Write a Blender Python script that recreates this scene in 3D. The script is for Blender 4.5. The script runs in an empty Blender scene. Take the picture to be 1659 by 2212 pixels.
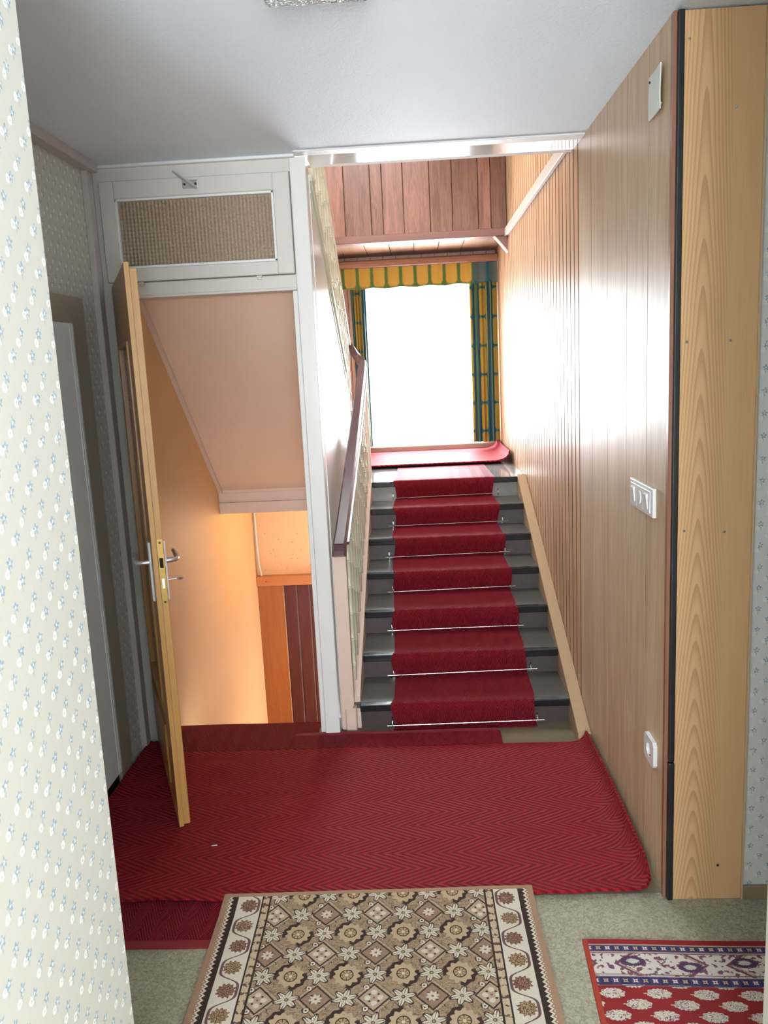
import bpy, bmesh, math, random
from mathutils import Vector, Matrix
random.seed(7)
C = bpy.context.scene
LINK = C.collection.objects.link
PI = math.pi

# ------------------------------------------------------------------ camera
cam_d = bpy.data.cameras.new('camera'); cam = bpy.data.objects.new('camera', cam_d); LINK(cam)
cR = Vector((0.99814221, 0.0371286, -0.04830738)); cU = Vector((0.04104345, 0.1762213, 0.98349453)); cF = Vector((-0.04502857, 0.9836501, -0.17437003))
cam.matrix_world = Matrix(((cR.x, cU.x, -cF.x, 0), (cR.y, cU.y, -cF.y, 0), (cR.z, cU.z, -cF.z, 1.664), (0, 0, 0, 1)))
cam_d.sensor_fit = 'VERTICAL'; cam_d.sensor_height = 36.0; cam_d.sensor_width = 36.0
cam_d.lens = 1766.752 / 2212 * 36.0
cam_d.clip_start = 0.02; cam_d.clip_end = 60
C.camera = cam

# ------------------------------------------------------------------ sky, lamps, exposure
w = bpy.data.worlds.new('overcast_sky'); C.world = w; w.use_nodes = True
w.node_tree.nodes['Background'].inputs[0].default_value = (0.90, 0.95, 1.0, 1)
w.node_tree.nodes['Background'].inputs[1].default_value = 9.0
def area(name, loc, direction, sx, sy, power, col):
    l = bpy.data.lights.new(name, 'AREA'); l.shape = 'RECTANGLE'; l.size = sx; l.size_y = sy; l.energy = power; l.color = col
    o = bpy.data.objects.new(name, l); LINK(o); o.location = loc
    o.rotation_euler = Vector(direction).to_track_quat('-Z', 'Y').to_euler(); return o
area('daylight_stair_window', (0.1, 7.90, 1.50), (0, -1, 0.05), 1.5, 1.7, 470, (0.88, 0.95, 1.0))
area('side_fill_light', (0.585, -1.15, 1.5), (-1, 0.45, 0.35), 1.0, 1.2, 17, (0.88, 0.95, 1.0))  # fill lamp added beside the camera to brighten the left wall
area('corridor_fill_light', (0.05, -2.44, 1.5), (0, 1, 0.9), 0.95, 1.5, 195, (0.95, 0.98, 1.0))  # fill lamp added behind the camera, tilted up to lift the ceiling
area('upper_fill_light', (-0.3, 5.0, 3.49), (0, 0, -1), 0.86, 1.36, 14, (1.0, 0.96, 0.92))  # fill lamp added above the stairwell to brighten the boarded front
for nm, lc, en in (('cellar_lamp', (-0.52, 5.02, 0.80), 11), ('cellar_fill_lower', (-0.56, 4.95, -0.75), 8)):  # the lower point is fill added to even out the cellar light
    pl = bpy.data.lights.new(nm, 'POINT'); pl.energy = en; pl.color = (1.0, 0.64, 0.32); pl.shadow_soft_size = 0.05
    po = bpy.data.objects.new(nm, pl); LINK(po); po.location = lc
C.view_settings.view_transform = 'Standard'; C.view_settings.look = 'None'
C.view_settings.exposure = 0.45; C.view_settings.gamma = 1.0; C.view_settings.use_curve_mapping = False
try:
    C.cycles.use_denoising = True; C.cycles.max_bounces = 10; C.cycles.transparent_max_bounces = 16
    C.cycles.sample_clamp_indirect = 6.0
except Exception: pass

# ------------------------------------------------------------------ node expressions
class X:
    def __init__(s, m, k): s.m = m; s.k = k
    def _o(s, op, *a): return s.m.math(op, s, *a)
    def __add__(s, b): return s._o('ADD', b)
    __radd__ = __add__
    def __sub__(s, b): return s._o('SUBTRACT', b)
    def __rsub__(s, b): return s.m.math('SUBTRACT', b, s)
    def __mul__(s, b): return s._o('MULTIPLY', b)
    __rmul__ = __mul__
    def __truediv__(s, b): return s._o('DIVIDE', b)
    def __neg__(s): return s * -1.0
    def fract(s): return s._o('FRACT')
    def floor(s): return s._o('FLOOR')
    def abs(s): return s._o('ABSOLUTE')
    def sin(s): return s._o('SINE')
    def sqrt(s): return s._o('SQRT')
    def lt(s, b): return s._o('LESS_THAN', b)
    def gt(s, b): return s._o('GREATER_THAN', b)
    def min(s, b): return s._o('MINIMUM', b)
    def max(s, b): return s._o('MAXIMUM', b)
    def pow(s, b): return s._o('POWER', b)
    def mod(s, b): return s._o('FLOORED_MODULO', b)
class Mat:
    def __init__(s, name, col=(.5, .5, .5), rough=.5, spec=.5, metal=0.0):
        s.mat = bpy.data.materials.new(name); s.mat.use_nodes = True; s.nt = s.mat.node_tree
        s.bs = s.nt.nodes['Principled BSDF']
        s.bs.inputs['Base Color'].default_value = (*col, 1); s.bs.inputs['Roughness'].default_value = rough
        s.bs.inputs['Specular IOR Level'].default_value = spec; s.bs.inputs['Metallic'].default_value = metal
        s._c = None
    def node(s, t): return s.nt.nodes.new(t)
    def put(s, inp, v):
        if isinstance(v, X): s.nt.links.new(v.k, inp)
        elif isinstance(v, (tuple, list)): inp.default_value = (*v, 1) if len(v) == 3 and inp.type == 'RGBA' else v
        else: inp.default_value = v
    def math(s, op, *a):
        n = s.node('ShaderNodeMath'); n.operation = op
        for i, v in enumerate(a): s.put(n.inputs[i], v)
        return X(s, n.outputs[0])
    def coords(s):
        if s._c is None:
            t = s.node('ShaderNodeTexCoord'); sp = s.node('ShaderNodeSeparateXYZ'); s.nt.links.new(t.outputs['Object'], sp.inputs[0])
            s.vec = X(s, t.outputs['Object']); s._c = tuple(X(s, sp.outputs[i]) for i in range(3))
        return s._c
    def rnd(s):
        n = s.node('ShaderNodeObjectInfo'); return X(s, n.outputs['Random'])
    def comb(s, a, b, c=0.0):
        n = s.node('ShaderNodeCombineXYZ'); [s.put(n.inputs[i], v) for i, v in enumerate((a, b, c))]; return X(s, n.outputs[0])
    def noise(s, v, scale, detail=2.0, rough=.5, dist=0.0):
        n = s.node('ShaderNodeTexNoise'); s.put(n.inputs['Vector'], v); n.inputs['Scale'].default_value = scale
        n.inputs['Detail'].default_value = detail; n.inputs['Roughness'].default_value = rough; n.inputs['Distortion'].default_value = dist
        return X(s, n.outputs[0])
    def vor(s, v, scale):
        n = s.node('ShaderNodeTexVoronoi'); s.put(n.inputs['Vector'], v); n.inputs['Scale'].default_value = scale
        return X(s, n.outputs['Distance'])
    def ss(s, x, a, b):
        n = s.node('ShaderNodeMapRange'); n.interpolation_type = 'SMOOTHSTEP'; s.put(n.inputs[0], x); s.put(n.inputs[1], a); s.put(n.inputs[2], b); return X(s, n.outputs[0])
    def mix(s, f, a, b):
        n = s.node('ShaderNodeMix'); n.data_type = 'RGBA'; s.put(n.inputs[0], f); s.put(n.inputs[6], a); s.put(n.inputs[7], b); return X(s, n.outputs[2])
    def hyp(s, a, b): return (a * a + b * b).sqrt()
    def atan(s, y, x): return s.math('ARCTAN2', y, x)
    def color(s, v): s.put(s.bs.inputs['Base Color'], v)
    def rough(s, v): s.put(s.bs.inputs['Roughness'], v)
    def bump(s, h, strength=.3, dist=.002):
        n = s.node('ShaderNodeBump'); n.inputs['Strength'].default_value = strength; n.inputs['Distance'].default_value = dist
        s.put(n.inputs['Height'], h); s.nt.links.new(n.outputs[0], s.bs.inputs['Normal'])

def plain(name, col, rough=.5, metal=0.0, nscale=40, amt=.06, bump=.0, spec=.5):
    m = Mat(name, col, rough, spec, metal); m.coords()
    n = m.noise(m.vec, nscale, 3)
    m.color(m.mix(n, tuple(c * (1 - amt) for c in col), tuple(min(1, c * (1 + amt)) for c in col)))
    if bump: m.bump(n, bump, .002)
    return m.mat

def wood(name, light, dark, rough=.3, axis=2, grain=1.0, var=.25, knots=.0, spec=.5, bump=.05):
    m = Mat(name, light, rough, spec); x, y, z = m.coords(); r = m.rnd()
    c = [x, y, z]; off = r * 37.0
    st = [c[i] * (1.2 if i == axis else 16.0) + off for i in range(3)]
    v = m.comb(*st)
    n1 = m.noise(v, 1.0 * grain, 4, .55, .6); fine = m.noise(m.comb(*[c[i] * (3.0 if i == axis else 160.0) + off for i in range(3)]), 1.0, 2)
    rings = ((n1 * 9.0).fract() - .5).abs() * 2.0
    f = m.ss(n1 * .65 + rings * .18 + fine * .25, .25, .85)
    if knots:
        k = m.vor(m.comb(*[c[i] * (2.2 if i == axis else 9.0) + off for i in range(3)]), 1.0)
        f = f.max(m.ss(k, knots, knots * .35))
    col = m.mix(f, light, dark)
    tone = m.mix(r, tuple(v_ * (1 - var) for v_ in (1, 1, 1)), (1.0, 1.0, 1.0))
    n = m.node('ShaderNodeMix'); n.data_type = 'RGBA'; n.blend_type = 'MULTIPLY'; n.inputs[0].default_value = 1
    m.put(n.inputs[6], col); m.put(n.inputs[7], tone); m.color(X(m, n.outputs[2]))
    if bump: m.bump(fine, bump, .001)
    return m.mat

def wallpaper(name, ax, base=(.60, .585, .515), off=0.0):
    m = Mat(name, base, .75, .25); c = m.coords(); u = c[ax] + off; v = c[2]
    wob = m.noise(m.vec, 130, 2)
    px, pz = .0285, .0625
    uu = u / px; col = uu.floor(); odd = col.mod(2.0)
    fu = (uu.fract() - .5) * px; fv = ((v / pz + odd * .5).fract() - .5) * pz
    wx = fu + (wob - .5) * .006; wy = fv + (m.noise(m.vec, 170, 1) - .5) * .006
    # white ring flower: lower left on one column, level on the other
    cx = -.0060; cyo = odd * .0095 - .0095
    dr = m.hyp(wx - cx, wy - cyo)
    ring = m.ss(dr, .0074, .0058) * m.ss(dr, .0014, .0028)
    # blue flower of four petals
    bx_, by_ = wx - .0040, wy - .0040
    th = m.atan(by_, bx_); rr = m.hyp(bx_, by_)
    pet = m.ss(rr - (th * 5.0).sin() * .0024, .0078, .0056)
    core = m.ss(rr, .0032, .0018)
    leaf = m.ss(m.hyp((wx - .002) * 2.4, wy + .008), .005, .003) * .6
    weave = m.noise(m.comb(u * 60.0, v * 900.0, 0.0), 1.0, 1)
    b = m.mix(weave, tuple(k * .95 for k in base), tuple(k * 1.04 for k in base))
    b = m.mix(ring * .9, b, (.84, .84, .80))
    b = m.mix(leaf, b, (.36, .42, .40))
    b = m.mix(pet * m.ss(wob, .30, .55), b, (.29, .39, .48)); b = m.mix(core, b, (.70, .74, .76))
    m.color(b); m.bump(weave, .08, .001); return m.mat

def herring(name, red, dark, a, b, period, lam, k=1.1, z_in_b=True):
    m = Mat(name, red, .68, .14); c = m.coords(); A = c[a]; B = c[b] + (c[2] if z_in_b else 0.0)
    n = m.noise(m.vec, 55, 3)
    tri = ((A / period).fract() - .5).abs() * (2 * period * .5)
    s = B * math.cos(k) + tri * math.sin(k) + (n - .5) * .0045
    st = (s * (2 * PI / lam)).sin() * .5 + .5
    fz = m.noise(m.vec, 420, 2); big = m.noise(m.vec, 4, 2)
    f = m.ss(st * .8 + fz * .5, .35, .95)
    m.color(m.mix(big * .15, m.mix(f, dark, red), tuple(min(1, k_ * 1.15) for k_ in red)))
    m.bump(st * .8 + fz * .4, .9, .006)
    m.bs.inputs['Sheen Weight'].default_value = .03; m.bs.inputs['Sheen Roughness'].default_value = .5; m.bs.inputs['Sheen Tint'].default_value = (1, .55, .6, 1)
    return m.mat

def brown_rug_mat(W, H):
    m = Mat('rug_brown_pattern', (.4, .3, .2), .85, .15); x, y, z = m.coords()
    sp = m.noise(m.vec, 300, 2); n2 = m.noise(m.vec, 90, 2)
    jx = x + (n2 - .5) * .003; jy = y + (sp - .5) * .003
    tan_, dark, cream, gold, mid = (.33, .235, .145), (.035, .019, .016), (.60, .53, .42), (.40, .28, .14), (.13, .075, .045)
    P, Q = .156, .17
    px = (jx + .075) / P; qy = (jy - (H / 2 - .189)) / Q
    rx = ((px + .5).fract() - .5) * P; ry = ((qy + .5).fract() - .5) * Q        # distance from the rosettes
    dx = (px.fract() - .5) * P; dy = (qy.fract() - .5) * Q                      # from the diamonds
    r = m.hyp(rx, ry * .92); th = m.atan(ry, rx)
    n3 = m.noise(m.vec, 62, 2, .5, 1.4)
    col = m.mix(m.ss((n3 - .5).abs(), .032, .018) * .75, m.mix(m.ss(n2, .55, .64) * .35, tan_, mid), mid)
    col = m.mix(m.ss((n3 - .60).abs(), .020, .010) * .5, col, (.52, .44, .32))
    # diagonal lattice between the medallions
    chk = ((px.floor() + qy.floor()).mod(2.0)).abs()
    D = dx.abs() / .043 + dy.abs() / .047
    ins = D.lt(1.0)
    col = m.mix(ins * .6, col, m.mix(chk, (.47, .38, .26), (.25, .15, .10)))
    line = m.ss((D - 1.0).abs(), .09, .05); col = m.mix(line, col, dark)
    line2 = m.ss((D - 1.20).abs(), .10, .06); col = m.mix(line2 * .7, col, (.45, .35, .24)); col = m.mix(m.ss((D - 1.36).abs(), .035, .015) * .7, col, mid)
    q1 = m.hyp(dx.abs() - .017, dy).min(m.hyp(dx, dy.abs() - .019))
    col = m.mix(m.ss(q1, .0095, .007) * (1.0 - chk), col, cream)
    q2 = m.hyp(dx.abs() - .012, dy.abs() - .012)
    col = m.mix(m.ss(q2, .004, .0025), col, dark)
    dd = m.hyp(dx, dy); dth = m.atan(dy, dx)
    star = dd - (dth * 8.0).sin() * .0035
    col = m.mix(m.ss(star, .016, .0135) * chk, col, cream)
    col = m.mix(m.ss(dd, .0045, .003), col, (.28, .11, .06))
    # white flowers half-way between neighbouring rosettes
    for (ax_, ay_) in ((dx, ry), (rx, dy)):
        fr = m.hyp(ax_, ay_); ft = m.atan(ay_, ax_)
        e = fr - (ft * 6.0).sin() * .008 - (n2 - .5) * .008
        col = m.mix(m.ss(e, .0305, .0285), col, dark)
        col = m.mix(m.ss(e, .0255, .0235) * m.ss((ft * 6.0 + 1.57).sin().abs(), .16, .3), col, cream)
        col = m.mix(m.ss(fr, .0065, .005), col, dark); col = m.mix(m.ss(fr, .004, .003), col, gold)
    # rosettes with two dark crescents
    jag = (th * 11.0).sin() * .0035
    cres = m.ss(r + jag, .034, .036) * m.ss(r + jag * .5, .0475, .0455) * m.ss((th * 2.0 - 3.4).sin(), -.45, -.15).max(0.0)
    col = m.mix(m.ss(r + jag, .036, .034), col, m.mix(sp, (.50, .38, .23), (.42, .31, .19)))
    col = m.mix(cres, col, dark)
    col = m.mix(m.ss(r, .0195, .0185), col, dark)
    col = m.mix(m.ss(r, .0165, .0155) * m.ss((th * 4.0).sin().abs() + m.ss(r, .004, .0) * .8, .2, .4), col, gold)
    col = m.mix(m.ss(r, .005, .004), col, cream)
    curl = m.hyp(rx.abs() - .056, ry.abs() - .047) + (sp - .5) * .006
    cg = (rx + ry).gt(0.0)
    col = m.mix(m.ss(curl, .0115, .0095) * cg, col, dark); col = m.mix(m.ss((curl - .0055).abs(), .0035, .002) * (rx.abs() - .050).gt(0.0) * cg, col, cream)
    # side borders
    ed = (x.abs() - W / 2) * -1.0
    yy = jy / .0875; tw = (yy * PI + (yy * 2 * PI).sin() * .45).sin() * .030
    bc = m.mix(m.noise(m.vec, 60, 1), (.60, .54, .44), (.66, .60, .50))
    bx_ = ed - .088
    vine = m.ss((bx_ - tw).abs(), .005, .003)
    bc = m.mix(vine, bc, (.13, .07, .07))
    fy = (yy.fract() - .5) * .0875; par = yy.floor().mod(2.0)
    fl = (bx_.abs().max(fy.abs())).max((bx_.abs() + fy.abs()) * .70) + (m.atan(fy, bx_) * 12.0).sin() * .0028
    bc = m.mix(m.ss(fl, .0255, .0235), bc, m.mix(m.ss(sp, .42, .6), (.10, .04, .03), m.mix(par, (.30, .18, .12), (.42, .30, .16))))
    bc = m.mix(m.ss((ed - .128).abs(), .0035, .0025).max(m.ss((ed - .046).abs(), .0035, .002)), bc, dark)
    zz = ((y / .017).fract() - .5).abs() * .018 + .020
    bc = m.mix(ed.lt(.044), bc, m.mix((ed - zz).gt(.006), (.66, .58, .46), dark))
    bc = m.mix((ed - zz + .004).abs().lt(.0025) * ed.lt(.042), bc, (.25, .15, .09))
    inner = m.mix(m.ss(n2 + (y * 190.0).sin() * .12, .55, .64), (.50, .40, .26), (.12, .06, .05))
    bc = m.mix(ed.gt(.130), bc, inner); bc = m.mix(m.ss((ed - .152).abs(), .0035, .0025), bc, dark)
    col = m.mix(ed.lt(.155), col, bc)
    # plain binding
    col = m.mix(ed.lt(.018).max(((y.abs() - H / 2) * -1.0).lt(.016)), col, (.36, .22, .14))
    col = m.mix(m.ss(sp, .75, .35) * .16, col, (.1, .07, .05))
    m.color(col); m.bump(sp, .3, .003); return m.mat

def red_rug_mat(W, H):
    m = Mat('rug_red_pattern', (.3, .03, .03), .85, .15); x, y, z = m.coords()
    sp = m.noise(m.vec, 300, 2); n2 = m.noise(m.vec, 70, 2)
    red, navy, cream, khaki = (.25, .022, .024), (.045, .035, .10), (.62, .57, .50), (.42, .35, .22)
    ed = (y - H / 2) * -1.0; xl = x + W / 2
    # field of leaf-shaped motifs on red
    R_, S_ = .12, .075
    row = (ed / (S_ * .5)).floor(); rp = row.mod(2.0)
    fx = ((x / R_ + rp * .5).fract() - .5) * R_; fy = ((ed / (S_ * .5)).fract() - .5) * (S_ * .5)
    fx2 = ((x / R_ + rp * .5 + .5).fract() - .5) * R_
    def motif(a, b):
        rr = m.hyp(a, b * 1.75); t = m.atan(b, a)
        e = rr + (t * 12.0).sin() * .002 - m.ss(a * -1.0, .0, .03) * .003
        return e
    e = motif(fx, fy)
    mott = m.mix(m.ss(sp, .45, .6), cream, m.mix(m.ss(n2, .45, .55), (.20, .05, .08), khaki))
    col = m.mix(m.ss(e, .032, .029), red, mott)
    col = m.mix(m.ss(fy.abs(), .003, .001) * m.ss((fx + .034).abs(), .010, .006), col, khaki)
    # guard bands
    for lo, hi in ((.024, .048), (.146, .176)):
        cell = ((x / .026).fract() - .5) * .026; ci = (x / .026).floor().mod(2.0); cz = ed - (lo + hi) / 2
        cr = (cell.abs() - cz.abs()).abs() + (cell.abs() + cz.abs()) * .55
        k = m.mix(m.ss(cr, .0085, .0065), m.mix(ci, navy, (.06, .05, .13)), m.mix(ci, khaki, (.66, .55, .52)))
        k = m.mix(m.hyp(cell, cz).lt(.002), k, red)
        col = m.mix(ed.gt(lo) * ed.lt(hi), col, k)
    # white main border
    mid = ed - .097
    mt = m.mix(m.ss(n2, .55, .60), cream, m.mix(m.ss(sp, .42, .58), (.10, .09, .16), (.26, .06, .07)))
    ph = x / .30; oc = (ph.fract() - .5) * .30
    hexd = (oc.abs() * .8 + mid.abs()) - .098
    mt = m.mix(m.ss(hexd.abs(), .006, .004), mt, (.17, .07, .09)); mt = m.mix(m.ss((hexd + .010).abs(), .003, .002), mt, (.34, .25, .2))
    bb = m.hyp((((ph * 2.0).fract() - .5) * .15) * .55, mid + (ph * 2 * PI).sin() * .01) + (sp - .5) * .012
    mt = m.mix(m.ss(bb, .021, .018), mt, (.09, .04, .09)); mt = m.mix(m.ss(bb, .010, .008), mt, (.50, .52, .46))
    col = m.mix(ed.gt(.05) * ed.lt(.144), col, mt)
    for e0 in (.049, .052, .056, .138, .145, .179):
        col = m.mix(m.ss((ed - e0).abs(), .0022, .0012), col, (.46, .30, .28) if e0 in (.052, .145) else (.16, .10, .12))
    col = m.mix((ed - .0225).abs().lt(.0022), col, khaki)
    col = m.mix(ed.lt(.020), col, (.27, .02, .025)); col = m.mix(xl.lt(.014), col, (.36, .05, .025))
    m.color(col); m.bump(sp, .3, .003); return m.mat

def curtain_mat(name, P, xoff, hw, hh, zc=0.0, split=None, trans=.15):
    m = Mat(name, (.5, .4, .1), .8, .2); x, y, z = m.coords()
    Q = .235
    u = (((x + xoff) / P).fract() - .5) * P; v = (((z - zc) / Q + .5).fract() - .5) * Q
    n = m.noise(m.vec, 25, 2)
    qx = (u.abs() - hw * .45).max(0.0); qz = (v.abs() - hh + hw * .8).max(0.0)
    d = m.hyp(qx, qz * .75) + (n - .5) * .006
    side = m.noise(m.comb(x * 22.0, y * 30.0, z * .5), 1.0, 2)
    g, b_ = (.095, .185, .055), (.022, .105, .150)
    bg = m.mix(m.ss(side, .33, .47), g, b_) if split is None else m.mix(m.ss(x, split - .02, split + .01), g, b_)
    if split is None: bg = m.mix(m.ss(m.noise(m.comb(x * 55.0, y * 40.0, z * .3), 1.0, 1), .60, .68) * .8, bg, (.42, .33, .10))
    lim = hw * .55
    c = m.mix(m.ss(d, lim + .006, lim + .003), bg, (.26, .25, .06)); c = m.mix(m.ss(d, lim, lim - .003), c, (.56, .36, .075) if split is not None else (.38, .25, .05))
    if split is not None: c = m.mix(m.ss(x, split - .005, split + .005) * .85, c, bg)
    m.color(c); fine = m.noise(m.comb(x * 900.0, y * 900.0, z * 200.0), 1.0, 1); m.bump(fine, .1, .001)
    # woven cloth lets a little daylight through
    tr = m.node('ShaderNodeBsdfTranslucent'); m.put(tr.inputs[0], c); mx = m.node('ShaderNodeMixShader'); mx.inputs[0].default_value = trans
    m.nt.links.new(m.bs.outputs[0], mx.inputs[1]); m.nt.links.new(tr.outputs[0], mx.inputs[2])
    m.nt.links.new(mx.outputs[0], m.nt.nodes['Material Output'].inputs[0]); return m.mat

def net_mat():
    m = Mat('net_curtain', (.9, .9, .9), .9, .1); x, y, z = m.coords()
    th = ((x * 500.0).sin() * .5 + .5) * ((z * 430.0).sin() * .5 + .5); n = m.noise(m.vec, 30, 2)
    tr = m.node('ShaderNodeBsdfTranslucent'); tr.inputs[0].default_value = (.92, .93, .96, 1)
    a = m.node('ShaderNodeMixShader'); a.inputs[0].default_value = .6
    m.nt.links.new(m.bs.outputs[0], a.inputs[1]); m.nt.links.new(tr.outputs[0], a.inputs[2])
    tp = m.node('ShaderNodeBsdfTransparent'); b = m.node('ShaderNodeMixShader'); m.put(b.inputs[0], .35 + th * .35 + n * .1)
    m.nt.links.new(tp.outputs[0], b.inputs[1]); m.nt.links.new(a.outputs[0], b.inputs[2])
    m.nt.links.new(b.outputs[0], m.nt.nodes['Material Output'].inputs[0]); return m.mat

def glass_mat(name, col, rough, grid=None, bump=.5):
    m = Mat(name, col, rough); x, y, z = m.coords()
    m.bs.inputs['Transmission Weight'].default_value = .45 if grid and grid < 1 else 1.0; m.bs.inputs['IOR'].default_value = 1.45
    if grid:
        s = ((x * (2 * PI / grid)).sin() + (y * (2 * PI / grid)).sin() * .0 + (z * (2 * PI / grid)).sin() * .7)
        m.bump(s + m.noise(m.vec, 200, 2) * .6, bump, .004)
    else: m.bump(m.vor(m.vec, 90), .9, .008)
    return m.mat

# ------------------------------------------------------------------ mesh helpers
def bx(bm, x0, x1, y0, y1, z0, z1, bev=0.0, seg=1):
    r = bmesh.ops.create_cube(bm, size=1.0); vs = r['verts']
    bmesh.ops.scale(bm, vec=(x1 - x0, y1 - y0, z1 - z0), verts=vs)
    bmesh.ops.translate(bm, vec=((x0 + x1) / 2, (y0 + y1) / 2, (z0 + z1) / 2), verts=vs)
    if bev:
        es = list({e for v in vs for e in v.link_edges})
        bmesh.ops.bevel(bm, geom=es, offset=bev, segments=seg, affect='EDGES', profile=.5)
    return bm
def B(*a, **k): return bx(bmesh.new(), *a, **k)
def prism(bm, pts, axis, a, b):
    """extrude a polygon: axis 0 -> pts are (y,z); 1 -> (x,z); 2 -> (x,y)"""
    def mk(p, t): return ((t, p[0], p[1]), (p[0], t, p[1]), (p[0], p[1], t))[axis]
    v0 = [bm.verts.new(mk(p, a)) for p in pts]; v1 = [bm.verts.new(mk(p, b)) for p in pts]
    n = len(pts); bm.faces.new(v0); bm.faces.new(v1[::-1])
    for i in range(n): bm.faces.new((v0[i], v0[(i + 1) % n], v1[(i + 1) % n], v1[i]))
    bmesh.ops.recalc_face_normals(bm, faces=bm.faces[:]); return bm
def ribbon(bm, rows):
    """grid surface from equally long rows of points"""
    g = [[bm.verts.new(p) for p in r] for r in rows]
    for i in range(len(g) - 1):
        for j in range(len(g[0]) - 1): bm.faces.new((g[i][j], g[i][j + 1], g[i + 1][j + 1], g[i + 1][j]))
    return bm
def thick(bm, t):
    bmesh.ops.recalc_face_normals(bm, faces=bm.faces[:])
    bmesh.ops.solidify(bm, geom=bm.faces[:], thickness=t); bmesh.ops.recalc_face_normals(bm, faces=bm.faces[:]); return bm
def tube(bm, pts, rad, n=8, prof=None, up=(0, 0, 1)):
    """sweep a round (or given) profile along points; rad may be a list"""
    pts = [Vector(p) for p in pts]; rings = []
    for i, p in enumerate(pts):
        t = (pts[min(i + 1, len(pts) - 1)] - pts[max(i - 1, 0)]).normalized()
        u = Vector(up); s = t.cross(u)
        if s.length < 1e-4: s = t.cross(Vector((1, 0, 0)))
        s.normalize(); u = s.cross(t).normalized()
        r = rad[i] if isinstance(rad, (list, tuple)) else rad
        pr = prof or [(r * math.cos(2 * PI * k / n), r * math.sin(2 * PI * k / n)) for k in range(n)]
        rings.append([bm.verts.new(p + s * a + u * b) for a, b in pr])
    k = len(rings[0])
    for i in range(len(rings) - 1):
        for j in range(k): bm.faces.new((rings[i][j], rings[i][(j + 1) % k], rings[i + 1][(j + 1) % k], rings[i + 1][j]))
    bm.faces.new(rings[0][::-1]); bm.faces.new(rings[-1]); bmesh.ops.recalc_face_normals(bm, faces=bm.faces[:]); return bm
def cyl(bm, a, b, r, n=16): return tube(bm, [a, b], r, n)

def wloc(o):
    p = Vector(o.location)
    while o.parent: o = o.parent; p += Vector(o.location)
    return p
def obj(name, bm, mat, parent=None, label=None, cat=None, group=None, kind=None, smooth=False):
    me = bpy.data.meshes.new(name)
    cs = [v.co for v in bm.verts]
    lo = Vector([min(c[i] for c in cs) for i in range(3)]); hi = Vector([max(c[i] for c in cs) for i in range(3)])
    ctr = (lo + hi) / 2
    bmesh.ops.translate(bm, vec=-ctr, verts=bm.verts[:]); bm.to_mesh(me); bm.free()
    o = bpy.data.objects.new(name, me); LINK(o); me.materials.append(mat)
    if smooth:
        for p in me.polygons: p.use_smooth = True
        try: me.set_sharp_from_angle(angle=math.radians(40))
        except Exception: pass
    if parent: o.parent = parent; o.location = ctr - wloc(parent)
    else: o.location = ctr
    for k, v in (('label', label), ('category', cat), ('group', group), ('kind', kind)):
        if v: o[k] = v
    return o
def struct(name, bm, mat, label=None, cat=None, **k):
    return obj(name, bm, mat, label=label, cat=cat, kind='structure', **k)
def empty(name, loc, label, cat, group=None, kind=None):
    o = bpy.data.objects.new(name, None); LINK(o); o.location = loc; o.empty_display_size = .05
    o['label'] = label; o['category'] = cat
    if group: o['group'] = group
    if kind: o['kind'] = kind
    return o
def dup(o, loc, label):
    r = o.copy(); LINK(r); r.location = loc; r['label'] = label
    for ch in o.children:
        c = ch.copy(); LINK(c); c.parent = r
    return r

# ------------------------------------------------------------------ materials
M = {}
M['cream'] = plain('cream_gloss_paint', (.54, .53, .485), .28, nscale=9, amt=.04)
M['white_paint'] = plain('white_gloss_paint', (.66, .66, .645), .22, nscale=6, amt=.03)
M['trim_white'] = plain('white_trim', (.68, .69, .70), .4, nscale=12)
M['gloss_head'] = plain('gloss_lintel_paint', (.66, .66, .66), .10, nscale=5, amt=.02, bump=.05)
M['casing'] = plain('beige_casing_paint', (.40, .34, .26), .4)
M['mauve'] = plain('pale_mauve_paint', (.48, .43, .41), .45)
M['pink'] = plain('pinkish_cream_paint', (.60, .46, .39), .4, nscale=14)
M['ivory'] = plain('ivory_enamel', (.54, .53, .41), .22, nscale=8)
M['handrail'] = plain('brown_plastic_rail', (.085, .045, .045), .3, nscale=8, amt=.1)
M['black'] = plain('black_rubber', (.012, .013, .014), .45, nscale=60, amt=.2)
M['nosing'] = plain('black_glossy_nosing', (.014, .016, .019), .16, nscale=14, amt=.3, bump=.25)
M['tread'] = plain('dark_grey_lino', (.088, .085, .075), .36, nscale=24, amt=.18, bump=.05)
M['riser'] = plain('dark_plum_lino', (.055, .034, .036), .5, nscale=30, amt=.3)
M['lino'] = plain('olive_lino', (.20, .165, .105), .5, nscale=35, amt=.12)
M['chrome'] = plain('chrome', (.75, .76, .78), .18, 1.0, amt=.02)
M['steel'] = plain('pale_brass', (.70, .66, .58), .25, 1.0, amt=.05)
M['alu'] = plain('aluminium', (.72, .73, .73), .32, 1.0, amt=.03)
M['brass'] = plain('aged_brass', (.40, .27, .09), .4, 1.0, nscale=60, amt=.25)
M['dark'] = plain('dark_metal', (.05, .04, .035), .5, .6)
M['plastic'] = plain('white_plastic', (.72, .74, .74), .3, nscale=3, amt=.01)
M['paper'] = plain('pale_plate', (.66, .69, .64), .5, nscale=6, amt=.02)
M['oak'] = wood('oak_door', (.42, .215, .065), (.30, .14, .04), .33, 2, var=.08)
M['oak_edge'] = wood('oak_edge', (.66, .37, .12), (.54, .28, .08), .4, 2, var=.05)
M['plank'] = wood('lacquered_plank', (.64, .49, .33), (.44, .30, .18), .42, 2, .7, var=.10, spec=.18, bump=.02)
M['slat'] = wood('pine_slat', (.60, .39, .24), (.38, .20, .10), .40, 2, .9, var=.18, knots=.14, spec=.10, bump=.02)
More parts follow.
